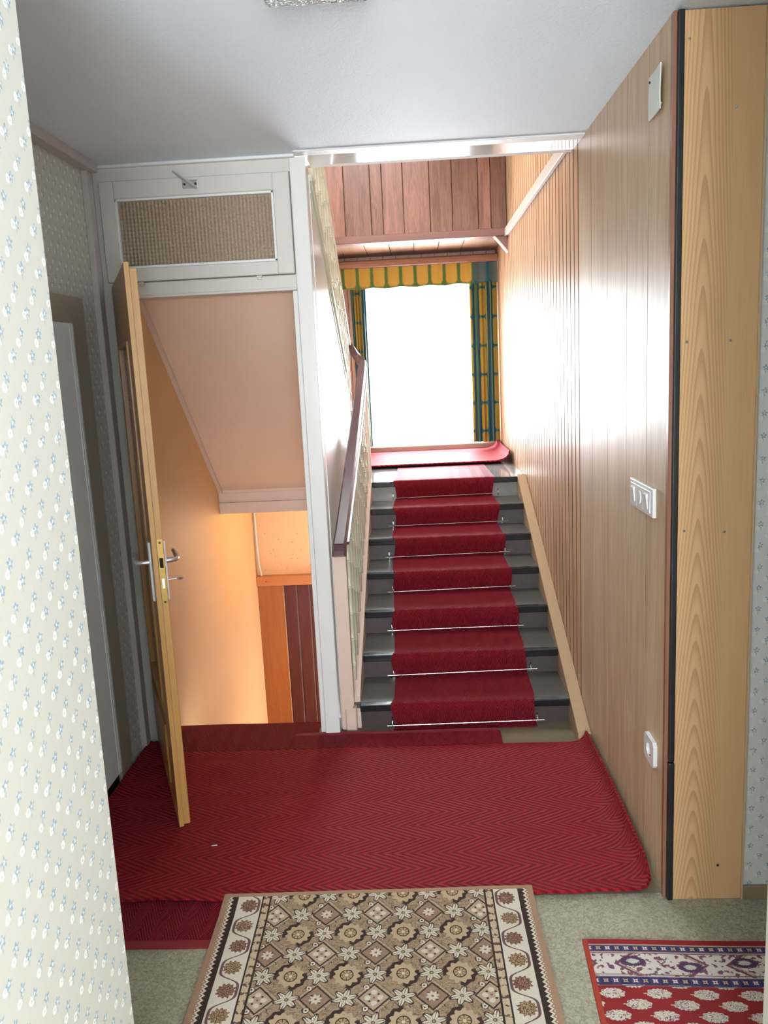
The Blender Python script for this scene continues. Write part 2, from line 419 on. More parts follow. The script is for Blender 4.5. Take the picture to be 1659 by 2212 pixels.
M['groove_shade'] = plain('groove_shade_paint', (.085, .042, .024), .95, spec=0.0)  # shade of the board joints put into a dark matte colour
M['board'] = wood('redbrown_board', (.30, .135, .085), (.125, .046, .028), .38, 2, 1.5, var=.36)
M['beam'] = wood('redbrown_beam', (.21, .092, .072), (.16, .065, .05), .4, 0, var=.1)
M['lightboard'] = wood('light_pine_board', (.40, .24, .15), (.27, .14, .08), .4, 1, var=.2)
M['rail_wood'] = wood('curtain_moulding', (.34, .17, .11), (.26, .12, .075), .25, 0, var=.05)
M['wall_board'] = wood('pinkish_pine_board', (.45, .24, .165), (.34, .16, .10), .4, 2, var=.12)
M['red_trim'] = wood('reddish_trim', (.30, .145, .095), (.25, .11, .07), .35, 2, var=.05)
M['cellar_red'] = wood('oxblood_board', (.105, .019, .019), (.06, .010, .011), .45, 2, 1.2, var=.15)
M['cellar_orange'] = wood('orange_board', (.36, .125, .036), (.27, .085, .024), .4, 2, var=.1)
M['cellar_rail'] = wood('orange_rail', (.50, .19, .07), (.42, .15, .05), .35, 0, var=.05)
M['cellar_wall'] = plain('apricot_paint', (.62, .37, .17), .6, nscale=5, amt=.06)
M['soffit'] = plain('apricot_soffit', (.66, .475, .37), .5, nscale=4, amt=.05)
M['paper_y'] = wallpaper('flower_wallpaper_side', 1)
M['paper_x_lit'] = wallpaper('flower_wallpaper_lit', 0, (.74, .75, .745))  # same paper as the side walls, its paler lit tone put into the base
M['carpet_big'] = herring('red_herringbone_wide', (.31, .009, .017), (.13, .003, .006), 1, 0, .170, .0170, 1.08)
M['carpet_run'] = herring('red_herringbone_long', (.31, .011, .026), (.10, .0025, .008), 0, 1, .078, .0076, 1.15)
M['binding'] = plain('red_carpet_binding', (.22, .012, .022), .75, nscale=200, amt=.2)
M['backing'] = plain('dark_carpet_backing', (.05, .02, .022), .9)
M['sill'] = wood('brown_sill', (.27, .13, .085), (.20, .09, .06), .35, 0, var=.05)
M['glass_t'] = glass_mat('ribbed_glass', (.60, .48, .35), .14, .0153, .7)
M['glass_d'] = glass_mat('door_glass', (.50, .38, .26), .15, .012, .8)
M['crystal'] = glass_mat('crinkled_glass', (.93, .95, .96), .05)
mm = Mat('window_pane', (1, 1, 1), .0); tp = mm.node('ShaderNodeBsdfTransparent'); gl = mm.node('ShaderNodeBsdfGlossy'); gl.inputs['Roughness'].default_value = .0
fx = mm.node('ShaderNodeMixShader'); fx.inputs[0].default_value = .06; mm.nt.links.new(tp.outputs[0], fx.inputs[1]); mm.nt.links.new(gl.outputs[0], fx.inputs[2])
mm.nt.links.new(fx.outputs[0], mm.nt.nodes['Material Output'].inputs[0]); M['pane'] = mm.mat
M['net'] = net_mat()
M['curtain'] = curtain_mat('curtain_cloth', .11, .064, .022, .105)
M['valance'] = curtain_mat('valance_cloth', .118, .02, .045, .115, .045, .46)
M['plaster'] = plain('plain_plaster', (.62, .61, .58), .8)
M['leaf'] = plain('leaf_green', (.08, .22, .05), .5)
M['concrete'] = plain('cellar_step', (.20, .16, .12), .7)
mm = Mat('textured_ceiling', (.72, .80, .88), .65, .3); mm.coords()
h = mm.noise(mm.vec, 85, 4, .6, .8); mm.bump(h, .40, .006); M['ceiling'] = mm.mat
mm = Mat('beige_carpet', (.42, .40, .31), .9, .1); mm.coords()
h = mm.noise(mm.vec, 95, 4, .65, 1.2); h2 = mm.noise(mm.vec, 6, 2)
mm.color(mm.mix(mm.ss(h, .36, .64), (.285, .265, .19), mm.mix(h2, (.46, .45, .36), (.41, .39, .29)))); mm.bump(h, .5, .004); M['beige'] = mm.mat
mm = Mat('dotted_wallpaper', (.66, .41, .24), .75, .2); x, y, z = mm.coords()
d = mm.vor(mm.vec, 26); mm.color(mm.mix(mm.ss(d, .11, .07), (.68, .43, .26), (.30, .16, .09))); M['dots'] = mm.mat
# pillar veneer with a cathedral figure
mm = Mat('pillar_veneer', (.5, .3, .14), .35); x, y, z = mm.coords()
n = mm.noise(mm.comb(x * 9.0, y * 9.0, z * 1.0), 1.0, 2)
dx = x + .046 + (n - .5) * .012
ring = (dx * dx + .0005).sqrt() / .0078 + z * 9.5 - z * z * 2.3 + mm.noise(mm.comb(0.0, 0.0, z * 2.5), 1.0, 1) * 1.2
s = ring.fract(); fig = mm.ss(s, .25, .92) * mm.ss(s, 1.0, .93)
fine = mm.noise(mm.comb(x * 260.0, 0.0, z * 5.0), 1.0, 2)
f = fig * mm.ss(dx.abs(), .085, .045) * .6 + fine * .4
mm.color(mm.mix(f, (.74, .475, .255), (.49, .27, .12))); M['pillar'] = mm.mat

# ================================================================== SETTING
XR, XL, YD, H = .703, -1.30, 3.512, 2.529
N0, T, RI = 3.563, .3037, .130                   # first nosing, tread, riser
def nose(y): return RI + RI / T * (y - N0)

struct('floor', B(-1.9, 3.0, -2.5, 2.345, -.12, 0), M['beige'], 'pale beige looped carpet covering the hall floor', 'floor')
bm = B(-1.9, .76, 2.345, 3.655, -.12, 0); bx(bm, -.41, .76, 3.655, 3.72, -.12, 0)
struct('floor', bm, M['lino'], 'olive brown linoleum floor bare at the foot of the stairs', 'floor')
struct('ceiling', B(-1.9, 3.0, -2.5, YD, H, H + .2), M['ceiling'], 'white textured plaster ceiling of the hall', 'ceiling')
# near left wall and the hall shell behind the camera
struct('wall_left_front', B(-.70, -.563, -2.5, 1.292, 0, H), M['paper_y'], 'cream wallpaper wall with small blue flowers at left edge', 'wall')
struct('wall_left_return', B(-1.9, -.70, 1.20, 1.292, 0, H), M['plaster'])
bm = B(.60, .74, -2.5, -1.80, 0, H); bx(bm, .60, .74, -.70, 1.20, 0, H); bx(bm, .60, .74, -1.80, -.70, 0, .85); bx(bm, .60, .74, -1.80, -.70, 2.15, H)
struct('wall_corridor', bm, M['plaster'])
bm = B(-.70, -.45, -2.6, -2.5, 0, H); bx(bm, .55, .74, -2.6, -2.5, 0, H); bx(bm, -.45, .55, -2.6, -2.5, 0, .72); bx(bm, -.45, .55, -2.6, -2.5, 2.27, H)
struct('wall_back', bm, M['plaster'])
bm = B(3.0, 3.1, 1.0, 2.5, 0, H)
struct('wall_hall_end', bm, M['plaster'])
struct('wall_hall_front', B(.74, 3.0, 1.08, 1.20, 0, H), M['plaster'])
for nm, (a0, a1, b0, b1, ax) in (('added_window_2', (-.45, .55, .72, 2.27, 1)), ('added_window_3', (-1.80, -.70, .85, 2.15, 0))):  # both windows are added, unseen, to house the corridor and side fills
    bm = bmesh.new()
    def fr(p0, p1, q0, q1):
        if ax == 1: bx(bm, p0, p1, -2.57, -2.52, q0, q1)
        else: bx(bm, .63, .68, p0, p1, q0, q1)
    fr(a0, a0 + .06, b0, b1); fr(a1 - .06, a1, b0, b1); fr(a0, a1, b0, b0 + .06); fr(a0, a1, b1 - .06, b1)
    wo = struct(nm, bm, M['trim_white'])
    obj('pane', B(a0 + .06, a1 - .06, -2.55, -2.545, b0 + .06, b1 - .06) if ax == 1 else B(.653, .658, a0 + .06, a1 - .06, b0 + .06, b1 - .06), M['pane'], wo)  # pane of the added, unseen window

# right hall wall with its skirting
struct('wall_right_hall', B(.938, 3.0, 2.315, 2.42, 0, H), M['paper_x_lit'], 'blue flowered wallpaper wall, lit tone in its colour, right of the wooden pillar', 'wall')
struct('baseboard_right', B(.939, 3.0, 2.302, 2.315, 0, .046, bev=.003), plain('brown_skirting', (.30, .21, .14), .5), 'low brown baseboard under the flowered wallpaper at right', 'baseboard')

# dark left wall with its closed white door
bm = B(XL - .10, XL, 1.292, 2.30, 0, H); bx(bm, XL - .10, XL, 3.135, YD + .02, 0, H); bx(bm, XL - .10, XL, 2.30, 3.135, 1.885, H)
struct('wall_left', bm, M['paper_y'], 'shaded flowered wallpaper wall beside the cellar door', 'wall')
bm = bmesh.new(); prism(bm, [(2.18, 0), (2.30, 0), (2.30, 1.885), (3.128, 1.885), (3.128, 0), (3.255, 0), (3.255, 1.985), (2.18, 1.985)], 0, XL - .012, XL + .010)
struct('trim_1', bm, M['casing'], 'flat beige casing around the white side door', 'trim')
d2 = empty('door_2', (XL - .02, 2.72, 0), 'closed pale greenish white door in the shaded left wall', 'door', kind='structure')
obj('leaf', B(XL - .05, XL + .014, 2.302, 3.124, .062, 1.883, bev=.003), plain('pale_door_paint', (.86, .885, .85), .35, nscale=6, amt=.02), d2)
bm = B(XL + .014, XL + .0175, 3.088, 3.096, .066, 1.880, bev=.001); bx(bm, XL + .014, XL + .0165, 3.106, 3.122, .064, 1.882, bev=.001)
obj('edge_bead', bm, M['trim_white'], d2)
obj('threshold', B(XL - .06, XL - .004, 2.30, 3.13, 0, .055), M['black'], d2, label='dark threshold under the door')
# cornice board and corner post on the left wall
struct('trim_2', B(XL, XL + .052, 1.292, 3.452, 2.492, H, bev=.002), M['mauve'], 'boxed pale cornice board along the top of the left wall', 'trim')
struct('trim_3', B(XL, XL + .026, 3.400, 3.452, 0, 2.492, bev=.002), M['mauve'], 'slim pale upright strip in the left corner', 'trim')

# right casing close to the camera
struct('trim_4', B(.552, .62, 1.20, 1.26, 0, H, bev=.004), M['cream'], 'pale door casing at the right edge of the photo', 'trim')

# ---------------------------------------------------------------- panelled right wall
wr = struct('wall_right', B(XR + .016, XR + .12, 2.42, 7.10, -.2, 3.5), M['dark'], 'tall wall of wide lacquered planks then narrow pine slats up the stairs', 'wall')
edges = [2.345, 2.549, 2.793, 3.068, 3.333, 3.585]
for a, b in zip(edges, edges[1:]):
    z1 = H if b < 3.5 else H
    obj('plank', B(XR, XR + .018, a + .0021, b - .0021, 0, z1, bev=.0006), M['plank'], wr)
    obj('groove_shade', B(XR + .0006, XR + .016, a - .0021, a + .0021, 0, z1), M['groove_shade'], wr)  # near-flush strip paints the shade line of the joint
ys = 3.592; k = 0; sl = []
while ys < 7.04:
    wd = .0905; ye = min(ys + wd, 7.068)
    obj('slat', B(XR, XR + .018, ys + .0075, ye - .0075, max(0.0, nose(ys) - .18) if ys < 5.5 else .8, 3.48, bev=.0008), M['slat'], wr)
    obj('groove_shade', B(XR + .0007, XR + .016, ys - .0075, ys + .0075, max(0.0, nose(ys) - .18) if ys < 5.5 else .8, 3.48), M['groove_shade'], wr)  # joint shade painted between slats
    ys += wd; k += 1
obj('edge_strip', B(XR - .002, XR + .018, 2.322, 2.343, 0, H, bev=.002), M['red_trim'], wr, label='reddish edge strip')
# horizontal rail at the level of the upper floor
struct('trim_5', B(XR - .022, XR - .001, 3.72, 6.165, 2.545, 2.60, bev=.002), plain('pale_rail', (.48, .40, .34), .5), 'pale straight rail running along the slatted wall above the stairs', 'trim')

# pillar and black strip
plr = empty('pillar', (.83, 2.36, 0), 'tall veneered board pillar with cathedral grain and small nails', 'pillar')
obj('veneer_face', B(.7275, .934, 2.312, 2.40, 0, H - .004, bev=.0015), M['pillar'], plr)
obj('light_edge', B(.934, .9385, 2.306, 2.40, .0, H - .004), plain('pale_edge_strip', (.62, .46, .29), .5), plr, label='pale edge strip')
for (px, pz) in ((.739, 2.454), (.862, 2.285), (.744, 1.69), (.860, 1.688), (.745, 1.163), (.857, 1.156), (.863, .113)):
    obj('nail', tube(bmesh.new(), [(px, 2.3135, pz), (px, 2.3105, pz + .0015), (px + .001, 2.3075, pz + .002)], [.0036, .0042, .0022], 8), M['alu'] if pz > .5 else M['dark'], plr)
bst = empty('rubber_strip', (.719, 2.36, 0), 'narrow black rubber strip between planks and veneered pillar', 'strip')
obj('upper_length', B(.7105, .7270, 2.308, 2.36, .458, H - .002, bev=.003, seg=2), M['black'], bst)
obj('lower_length', B(.7095, .7275, 2.305, 2.36, 0, .456, bev=.004, seg=2), M['black'], bst)

# ---------------------------------------------------------------- header, door frame, transom
YF = YD + .09
struct('wall_header', B(XL - .1, XR + .1, YF + .09, YF + .14, H + .0, 3.5), M['plaster'])
bm = B(-.412, XR, YD - .004, YF + .085, H - .002, H + .06)
struct('trim_6', bm, M['gloss_head'], 'shiny white underside of the beam over the stair opening', 'trim')
bm = B(-.452, XR, YD - .075, YD - .006, H - .007, H, bev=.002); bx(bm, XL + .02, -.452, YD - .03, YD - .004, H - .012, H, bev=.003)
struct('trim_7', bm, M['trim_white'], 'white cover strip where the ceiling meets the stair opening', 'trim')
df = empty('trim_11', (-.85, YD, 0), 'white painted door frame with transom light above the open oak door', 'door frame', kind='structure')
obj('jamb', B(-.478, -.412, YD, YF, 0, H - .004, bev=.003), M['white_paint'], df)
obj('jamb', B(-1.297, -1.236, YD, YF, 0, H - .004, bev=.003), M['cream'], df)
obj('head_board', B(-1.240, -.478, YD, YF, 2.467, H - .004, bev=.003), M['cream'], df)
bm = B(-1.240, -1.205, YD + .024, YF, 2.062, 2.467); bx(bm, -.555, -.478, YD + .024, YF, 2.062, 2.467); bx(bm, -1.205, -.555, YD + .024, YF, 2.062, 2.114); bx(bm, -1.205, -.555, YD + .024, YF, 2.40, 2.467)
obj('transom_rebate', bm, M['cream'], df)
bm = B(-1.240, -.478, YD, YF, 1.998, 2.062, bev=.003); bx(bm, -1.240, -.478, YD - .006, YD + .02, 1.998, 2.010, bev=.002)
obj('transom_bar', bm, M['cream'], df)
obj('side_stop', B(-.500, -.478, YD + .018, YF, 0, 1.998, bev=.002), M['white_paint'], df)
obj('side_stop', B(-1.236, -1.212, YD + .018, YF, 0, 1.998, bev=.002), M['cream'], df)
for (px, pw) in ((-.63, .022), (-1.128, .022)):
    bm = B(px - pw / 2, px + pw / 2, YD - .012, YD, 2.046, 2.064, bev=.003); cyl(bm, (px - pw / 2, YD - .012, 2.058), (px + pw / 2, YD - .012, 2.058), .006, 10)
    obj('hinge', bm, M['cream'], df)
tw = empty('window_4', (-.87, YD, 2.06), 'white framed transom window with brown ribbed glass above the door', 'window', kind='structure')
bm = bmesh.new(); x0, x1, z0, z1 = -1.268, -.481, 2.0645, 2.4645; gx0, gx1, gz0, gz1 = -1.208, -.549, 2.118, 2.396
bx(bm, x0, gx0, YD - .020, YD + .02, z0, z1, bev=.003); bx(bm, gx1, x1, YD - .020, YD + .02, z0, z1, bev=.003)
bx(bm, gx0, gx1, YD - .020, YD + .02, z0, gz0, bev=.003); bx(bm, gx0, gx1, YD - .020, YD + .02, gz1, z1, bev=.003)
obj('sash', bm, M['cream'], tw)
bm = bmesh.new(); e = .010
bx(bm, gx0, gx0 + e, YD - .016, YD + .004, gz0, gz1, bev=.002); bx(bm, gx1 - e, gx1, YD - .016, YD + .004, gz0, gz1, bev=.002)
bx(bm, gx0, gx1, YD - .016, YD + .004, gz0, gz0 + e, bev=.002); bx(bm, gx0, gx1, YD - .016, YD + .004, gz1 - e, gz1, bev=.002)
obj('glazing_bead', bm, M['trim_white'], tw)
obj('pane', B(gx0 + .004, gx1 - .004, YD + .002, YD + .008, gz0 + .004, gz1 - .004), M['glass_t'], tw)
hb = B(-.918, -.852, YD - .026, YD - .020, 2.420, 2.452, bev=.004, seg=2)
ho = obj('handle_plate', hb, M['alu'], tw)
for sx in (-.908, -.862): obj('screw', cyl(bmesh.new(), (sx, YD - .028, 2.436), (sx, YD - .025, 2.436), .005, 10), M['dark'], ho)
obj('handle', tube(bmesh.new(), [(-.858, YD - .040, 2.416), (-.875, YD - .044, 2.428), (-.905, YD - .052, 2.452), (-.945, YD - .058, 2.483)], [.005, .009, .007, .003], 8, up=(0, 1, 0)), M['alu'], ho)

# ================================================================== OPEN OAK DOOR
ang = math.atan2(-.734, .310); ca, sa = math.cos(ang), math.sin(ang); HX, HY = -1.258, 3.500
DL = .810
def dm(bm):
    """door-local (along the leaf, through its thickness towards the stair side, up) -> world"""
    for v in bm.verts:
        a, b, c = v.co; v.co = (HX + ca * a - sa * b, HY + sa * a + ca * b, c)
    bmesh.ops.recalc_face_normals(bm, faces=bm.faces[:])
    return bm
door = empty('door_1', (HX, HY, 0), 'open honey oak door with ribbed glass, standing ajar over red carpet', 'door', kind='structure')
gz0, gz1, ga0, ga1 = .43, 1.80, .13, .655
z0, z1 = .018, 2.045
def frame_layer(a1, zt, t0, t1, zb=z0):
    bm = B(0, ga0, t0, t1, zb, zt, bev=.002); bx(bm, ga1, a1, t0, t1, zb, zt, bev=.002)
    bx(bm, ga0, ga1, t0, t1, zb, gz0, bev=.002); bx(bm, ga0, ga1, t0, t1, gz1, zt, bev=.002); return bm
obj('leaf', dm(frame_layer(DL, z1, -.0, .017)), M['oak'], door)
obj('leaf_core', dm(frame_layer(DL - .013, z1 - .018, .017, .042)), M['oak_edge'], door)
# edge faces in lighter raw oak
obj('edge_lipping', dm(B(DL - .0005, DL + .0012, .0006, .0166, z0, z1)), M['oak_edge'], door)
bm = bmesh.new(); e = .016
for (a0, a1, q0, q1) in ((ga0, ga0 + e, gz0, gz1), (ga1 - e, ga1, gz0, gz1), (ga0, ga1, gz0, gz0 + e), (ga0, ga1, gz1 - e, gz1)):
    bx(bm, a0, a1, -.007, .022, q0, q1, bev=.003)
obj('glazing_bead', dm(bm), M['oak'], door)
obj('pane', dm(B(ga0 + .004, ga1 - .004, .013, .018, gz0 + .004, gz1 - .004)), M['glass_d'], door)
bm = B(ga0, ga1, -.008, .0, .12, .36, bev=.007)
obj('lower_panel', dm(bm), M['oak'], door)
# lock case on the leading edge
lk = obj('lock_plate', dm(B(DL - .0125, DL - .0118, .019, .040, .868, 1.108, bev=.0003)), M['brass'], door)
bm = bmesh.new(); prism(bm, [(DL - .012, .023), (DL - .003, .034), (DL - .012, .036)], 2, 1.005, 1.040); obj('latch', dm(bm), M['dark'], lk)
obj('bolt', dm(B(DL - .013, DL - .0085, .025, .034, .930, .965)), M['alu'], lk)
for zz in (.880, 1.095): obj('screw', dm(cyl(bmesh.new(), (DL - .0125, .0295, zz), (DL - .0108, .0295, zz), .0045, 10)), M['dark'], lk)
for side in (-1, 1):
    f0 = 0.0 if side < 0 else .042
    es = obj('escutcheon', dm(B(DL - .088, DL - .045, min(f0, f0 + side * .009), max(f0, f0 + side * .009), .878, 1.094, bev=.003, seg=2)), M['plastic'], door, label='white long backplate')
    cx = DL - .066
    pts = [(cx, f0 + side * .008, 1.018), (cx, f0 + side * .030, 1.018), (cx - .004, f0 + side * .043, 1.018), (cx - .02, f0 + side * .050, 1.019), (cx - .07, f0 + side * .051, 1.024), (cx - .115, f0 + side * .047, 1.029)]
    bm = tube(bmesh.new(), pts, [.0095, .009, .0095, .0095, .0095, .007], 10); obj('lever', dm(bm), M['alu'], es, smooth=True)
# key in the lock on the stair side
kx = DL - .066; bm = cyl(bmesh.new(), (kx, .052, .946), (kx, .084, .946), .0028, 8)
ky = obj('key', dm(bm), M['chrome'], label='small steel key sticking out of the oak door lock', cat='key')
bm = bmesh.new(); tube(bm, [(kx + .011 * math.cos(t_ * PI / 6), .094 + .011 * math.sin(t_ * PI / 6), .946) for t_ in range(13)], .0026, 6)
obj('bow', dm(bm), M['chrome'], ky)

# ================================================================== CELLAR STAIR BEHIND THE DOOR
SX = -1.20
struct('wall_cellar_left', B(SX - .12, SX, YF, 5.80, -1.9, 2.4), M['cellar_wall'], 'apricot painted wall seen through the open door', 'wall')
struct('wall_cellar_back', B(SX - .1, -.43, 5.70, 5.80, -1.9, .868), M['dots'], 'dotted apricot wallpaper wall at the far end of the cellar stairs', 'wall')
cp = empty('cellar_panelling', (-.8, 5.69, -1.9), 'oxblood and orange board wainscot under the dotted wallpaper', 'panelling')
obj('rail', B(SX, -.42, 5.655, 5.70, .155, .228, bev=.003), M['cellar_rail'], cp, label='orange top rail')
obj('board', B(SX, -1.012, 5.680, 5.70, -1.88, .155, bev=.003), M['cellar_orange'], cp, label='wide orange board')
xx = -1.008
while xx < -.44:
    obj('board', B(xx, xx + .088, 5.684, 5.70, -1.88, .155, bev=.004), M['cellar_red'], cp); xx += .0925
obj('nail', cyl(bmesh.new(), (-1.13, 5.652, .19), (-1.13, 5.656, .19), .004, 8), M['dark'], cp)
pp = [(-1.183, 5.685, .866), (-1.183, 5.685, .60), (-1.180, 5.680, .42), (-1.172, 5.665, .30), (-1.160, 5.662, .232)]
tb = obj('cable_conduit', tube(bmesh.new(), pp, .008, 8), M['cream'], label='thin cream conduit running down the corner to the orange rail', cat='pipe', smooth=True)
# sloping soffit of the flight above
sof = [(YF + .0, 2.06), (4.79, .985), (4.79, .87), (4.90, .87), (4.90, .91), (5.06, .91), (5.06, 1.12), (YF + .09, 2.52), (YF, 2.52)]
struct('ceiling_cellar', prism(bmesh.new(), sof, 0, SX, -.428), M['soffit'], 'sloping apricot soffit under the upper stair flight', 'ceiling')
bm = bmesh.new(); prism(bm, [(YF, 2.058), (4.79, .985), (4.79, .962), (YF, 2.034)], 0, SX, SX + .022)
struct('trim_8', bm, M['pink'], 'slanting cover strip between soffit and apricot wall', 'trim')
bm = B(SX, -.428, 4.772, 4.79, .845, .912, bev=.002); bx(bm, SX, -.428, 4.782, 4.79, .920, .968)
struct('trim_9', bm, M['pink'], 'pinkish board closing the lower edge of the soffit', 'trim')
cs = empty('cellar_stairs', (-.8, 3.7, -1.7), 'concrete steps descending behind the door', 'stairs')
for i in range(8):
    obj('step', B(SX + .003, -.431, 3.655 + i * .20, 3.655 + (i + 1) * .20, -1.9, -.19 * (i + 1), bev=.004), M['concrete'], cs)
struct('floor_cellar', B(SX, .7, 5.25, 5.70, -1.95, -1.72), M['concrete'])

# ================================================================== PARTITION AND UPPER FLIGHT
pts = [(3.60, -1.9), (3.60, 2.47), (4.053, 2.185), (4.881, 1.656), (5.02, 1.49), (5.07, 1.36), (5.07, .60), (5.40, .60), (5.40, -1.9)]
part = struct('wall_partition', prism(bmesh.new(), pts, 0, -.428, -.4085), M['white_paint'], 'glossy white partition panel between the two stair flights', 'wall')
tp = [(3.60, 2.445), (4.053, 2.162), (4.86, 1.645), (4.87, 1.668), (4.06, 2.19), (3.60, 2.475)]
obj('capping', prism(bmesh.new(), tp, 0, -.4085, -.397), M['ivory'], part)
tp = [(3.60, 2.395), (4.05, 2.115), (4.84, 1.605), (4.845, 1.615), (4.053, 2.125), (3.60, 2.405)]
obj('bead', prism(bmesh.new(), tp, 0, -.4085, -.404), M['ivory'], part)

def bamboo(x, y, za, zb, r=.0115):
    zs, rs = [za, za + .004], [r * .7, r]
    z = za + .06 + (int((y * 100) % 7)) * .01
    while z < zb - .02:
        zs += [z - .012, z - .005, z, z + .005, z + .012]; rs += [r, r * 1.28, r * 1.1, r * 1.28, r]; z += .125
    zs.append(zb); rs.append(r)
    return tube(bmesh.new(), [(x, y, q) for q in zs], rs, 10, up=(1, 0, 0))
def up_rail(y): return 1.826 + (5.25 - y) * .754
ub = empty('upper_balustrade', (-.42, 4.4, 1.7), 'ivory bamboo-like balusters of the upper flight above the white panel', 'balustrade')
def part_top(y):
    p = [(3.60, 2.47), (4.053, 2.185), (4.881, 1.656), (5.02, 1.49), (5.30, 1.30)]
    for (a, za), (b, zb) in zip(p, p[1:]):
        if y <= b: return za + (zb - za) * (y - a) / (b - a)
    return 1.3
y = 3.78
while y < 5.2:
    obj('baluster', bamboo(-.419, y, part_top(y) - .06 if y < 4.9 else 1.40, up_rail(y) + .01, .013), M['ivory'], ub, smooth=True); y += .115
rp = [(-.018, -.012), (.018, -.012), (.018, .012), (.012, .018), (-.012, .018), (-.018, .012)]
obj('rail', tube(bmesh.new(), [(-.419, 5.27, up_rail(5.27) + .01), (-.419, 3.70, up_rail(3.70) + .01)], 1, prof=rp), M['ivory'], ub)

# ================================================================== STAIRCASE
st = empty('staircase', (.16, 4.5, 0), 'straight flight of seven dark lino steps with black nosings', 'stairs')
for i in range(7):
    yr = 3.605 + i * T; zt = RI * (i + 1); n = N0 + i * T
    obj('riser', B(-.318, .645, yr, yr + .02, RI * i, zt - .03), M['riser'], st)
    if i < 6: obj('tread', B(-.357, .690, n + .034, yr + T + .02, zt - .03, zt, bev=.001), M['tread'], st)
    obj('nosing', B(-.318, .645, n, n + .036, zt - .036, zt + .0012, bev=.005, seg=2), M['nosing'], st)
obj('landing', B(-.39, .700, 5.385 + .034, 7.05, .78, .91), plain('landing_lino', (.24, .24, .24), .10, nscale=18, amt=.1, bump=.05), st)
obj('landing_side', B(SX + .002, -.432, 4.905, 7.05, .872, .905), M['tread'], st)
L0 = [(3.368, 0), (3.368, nose(3.36) + .006), (5.40, nose(5.40) + .006), (5.40, .5), (3.70, -.02)]
obj('stringer', prism(bmesh.new(), L0, 0, .6455, .7005), plain('tan_stringer', (.42, .285, .165), .4), st, label='tan wall stringer')
# outer stringer: pink board with foot
L1 = [(3.562, 0.0), (3.562, .135), (3.572, .165), (3.60, .215), (3.64, .262), (5.38, nose(5.38) + .10), (5.38, .5), (3.74, -.05), (3.61, -.05), (3.61, 0)]
obj('stringer', prism(bmesh.new(), L1, 0, -.385, -.357), M['pink'], st, label='pinkish outer stringer with a small foot')
L2 = [(3.60, 0), (3.60, RI + .03), (5.385, nose(5.385) + .03), (5.385, .5), (3.74, -.03)]
obj('skirting', prism(bmesh.new(), L2, 0, -.357, -.3185), M['pink'], st, label='pinkish skirting along the treads')
obj('base_block', B(-.4075, -.387, 3.575, 3.598, 0, .20, bev=.003), M['pink'], st)
obj('foot_block', B(-.386, -.336, 3.556, 3.604, 0, .118, bev=.004), M['pink'], st)
bm = bmesh.new(); a = [(-.402, .88), (-.402, .115)] + [(-.372 + .028 * math.sin(q * PI / 12), .143 - .028 * math.cos(q * PI / 12)) for q in range(7)] + [(-.344, .90)]
prism(bm, a, 1, 3.548, 3.590)
bal = empty('balustrade', (-.36, 4.4, 0), 'stair balustrade with brown handrail and ivory bamboo-like rods', 'balustrade')
obj('newel_board', bm, M['pink'], bal, label='flat pinkish newel board')
obj('newel_board', B(-.350, -.318, 5.40, 5.44, .80, 1.66, bev=.004), M['pink'], bal, label='pale newel board at the landing')
y = 3.66; i = 0
def hr(y): return .895 + (y - 3.50) * .3975
while y < 5.36:
    obj('baluster', bamboo(-.345 + .0, y, nose(y) + .045, hr(y) - .012, .0115), M['ivory'], bal, smooth=True); y += .152
rp = [(-.029, -.006), (-.024, -.020), (.024, -.020), (.029, -.006), (.029, .010), (.020, .022), (-.020, .022), (-.029, .010)]
pa = [(-.364, 3.50, .893), (-.361, 3.56, .922), (-.355, 4.0, 1.096), (-.350, 4.6, 1.334), (-.346, 5.2, 1.572), (-.345, 5.42, 1.664), (-.352, 5.475, 1.700), (-.385, 5.50, 1.745), (-.425, 5.49, 1.800), (-.450, 5.45, 1.850)]
hro = obj('handrail', tube(bmesh.new(), pa, 1, prof=rp), M['handrail'], bal, smooth=True)
obj('rail_core', tube(bmesh.new(), [(p[0] + .012, p[1], p[2] - .022) for p in pa[1:6]], 1, prof=[(-.016, -.010), (.024, -.010), (.024, .007), (-.016, .007)]), M['alu'], hro, label='bright metal bar under the handrail')
bm = bmesh.new(); tube(bm, [(-.364, 3.503, .892), (-.364, 3.482, .870), (-.364, 3.478, .858)], 1, prof=[(a * 1.08, b * 1.25) for a, b in rp]); obj('end_cap', bm, M['handrail'], hro)

# stair runner with its rods
path = [(3.555, .0085), (3.590, .0085)]
for i in range(7):
    yr = 3.605 + i * T; zb = RI * i; zt = RI * (i + 1); n = N0 + i * T
    path += [(yr - .010, zb + .012), (yr - .016, zb + .04), (n - .010, zt - .038), (n - .0095, zt - .010), (n - .004, zt + .005), (n + .008, zt + .0085), (n + .06, zt + .0075)]
    if i < 6: path.append((yr + T - .022, zt + .0075))
path += [(5.70, .9175), (6.075, .9175)]
rows = []
nx = 9
tot = len(path)
for j, (py, pz) in enumerate(path):
    l = -.168 + .010 * math.sin(j * .9); r_ = .488 + .008 * math.sin(j * .7 + 1)
    rows.append([(l + (r_ - l) * q / (nx - 1), py, pz) for q in range(nx)])
obj('stair_runner', thick(ribbon(bmesh.new(), rows), .006), M['carpet_run'], label='red herringbone runner laid down the middle of the stairs', cat='carpet', smooth=True)
names = ['lowest', 'second', 'third', 'fourth', 'fifth', 'sixth', 'topmost']
ends = [(-.197, .531), (-.199, .545), (-.203, .520), (-.205, .515), (-.225, .525), (-.208, .545), (-.205, .548)]
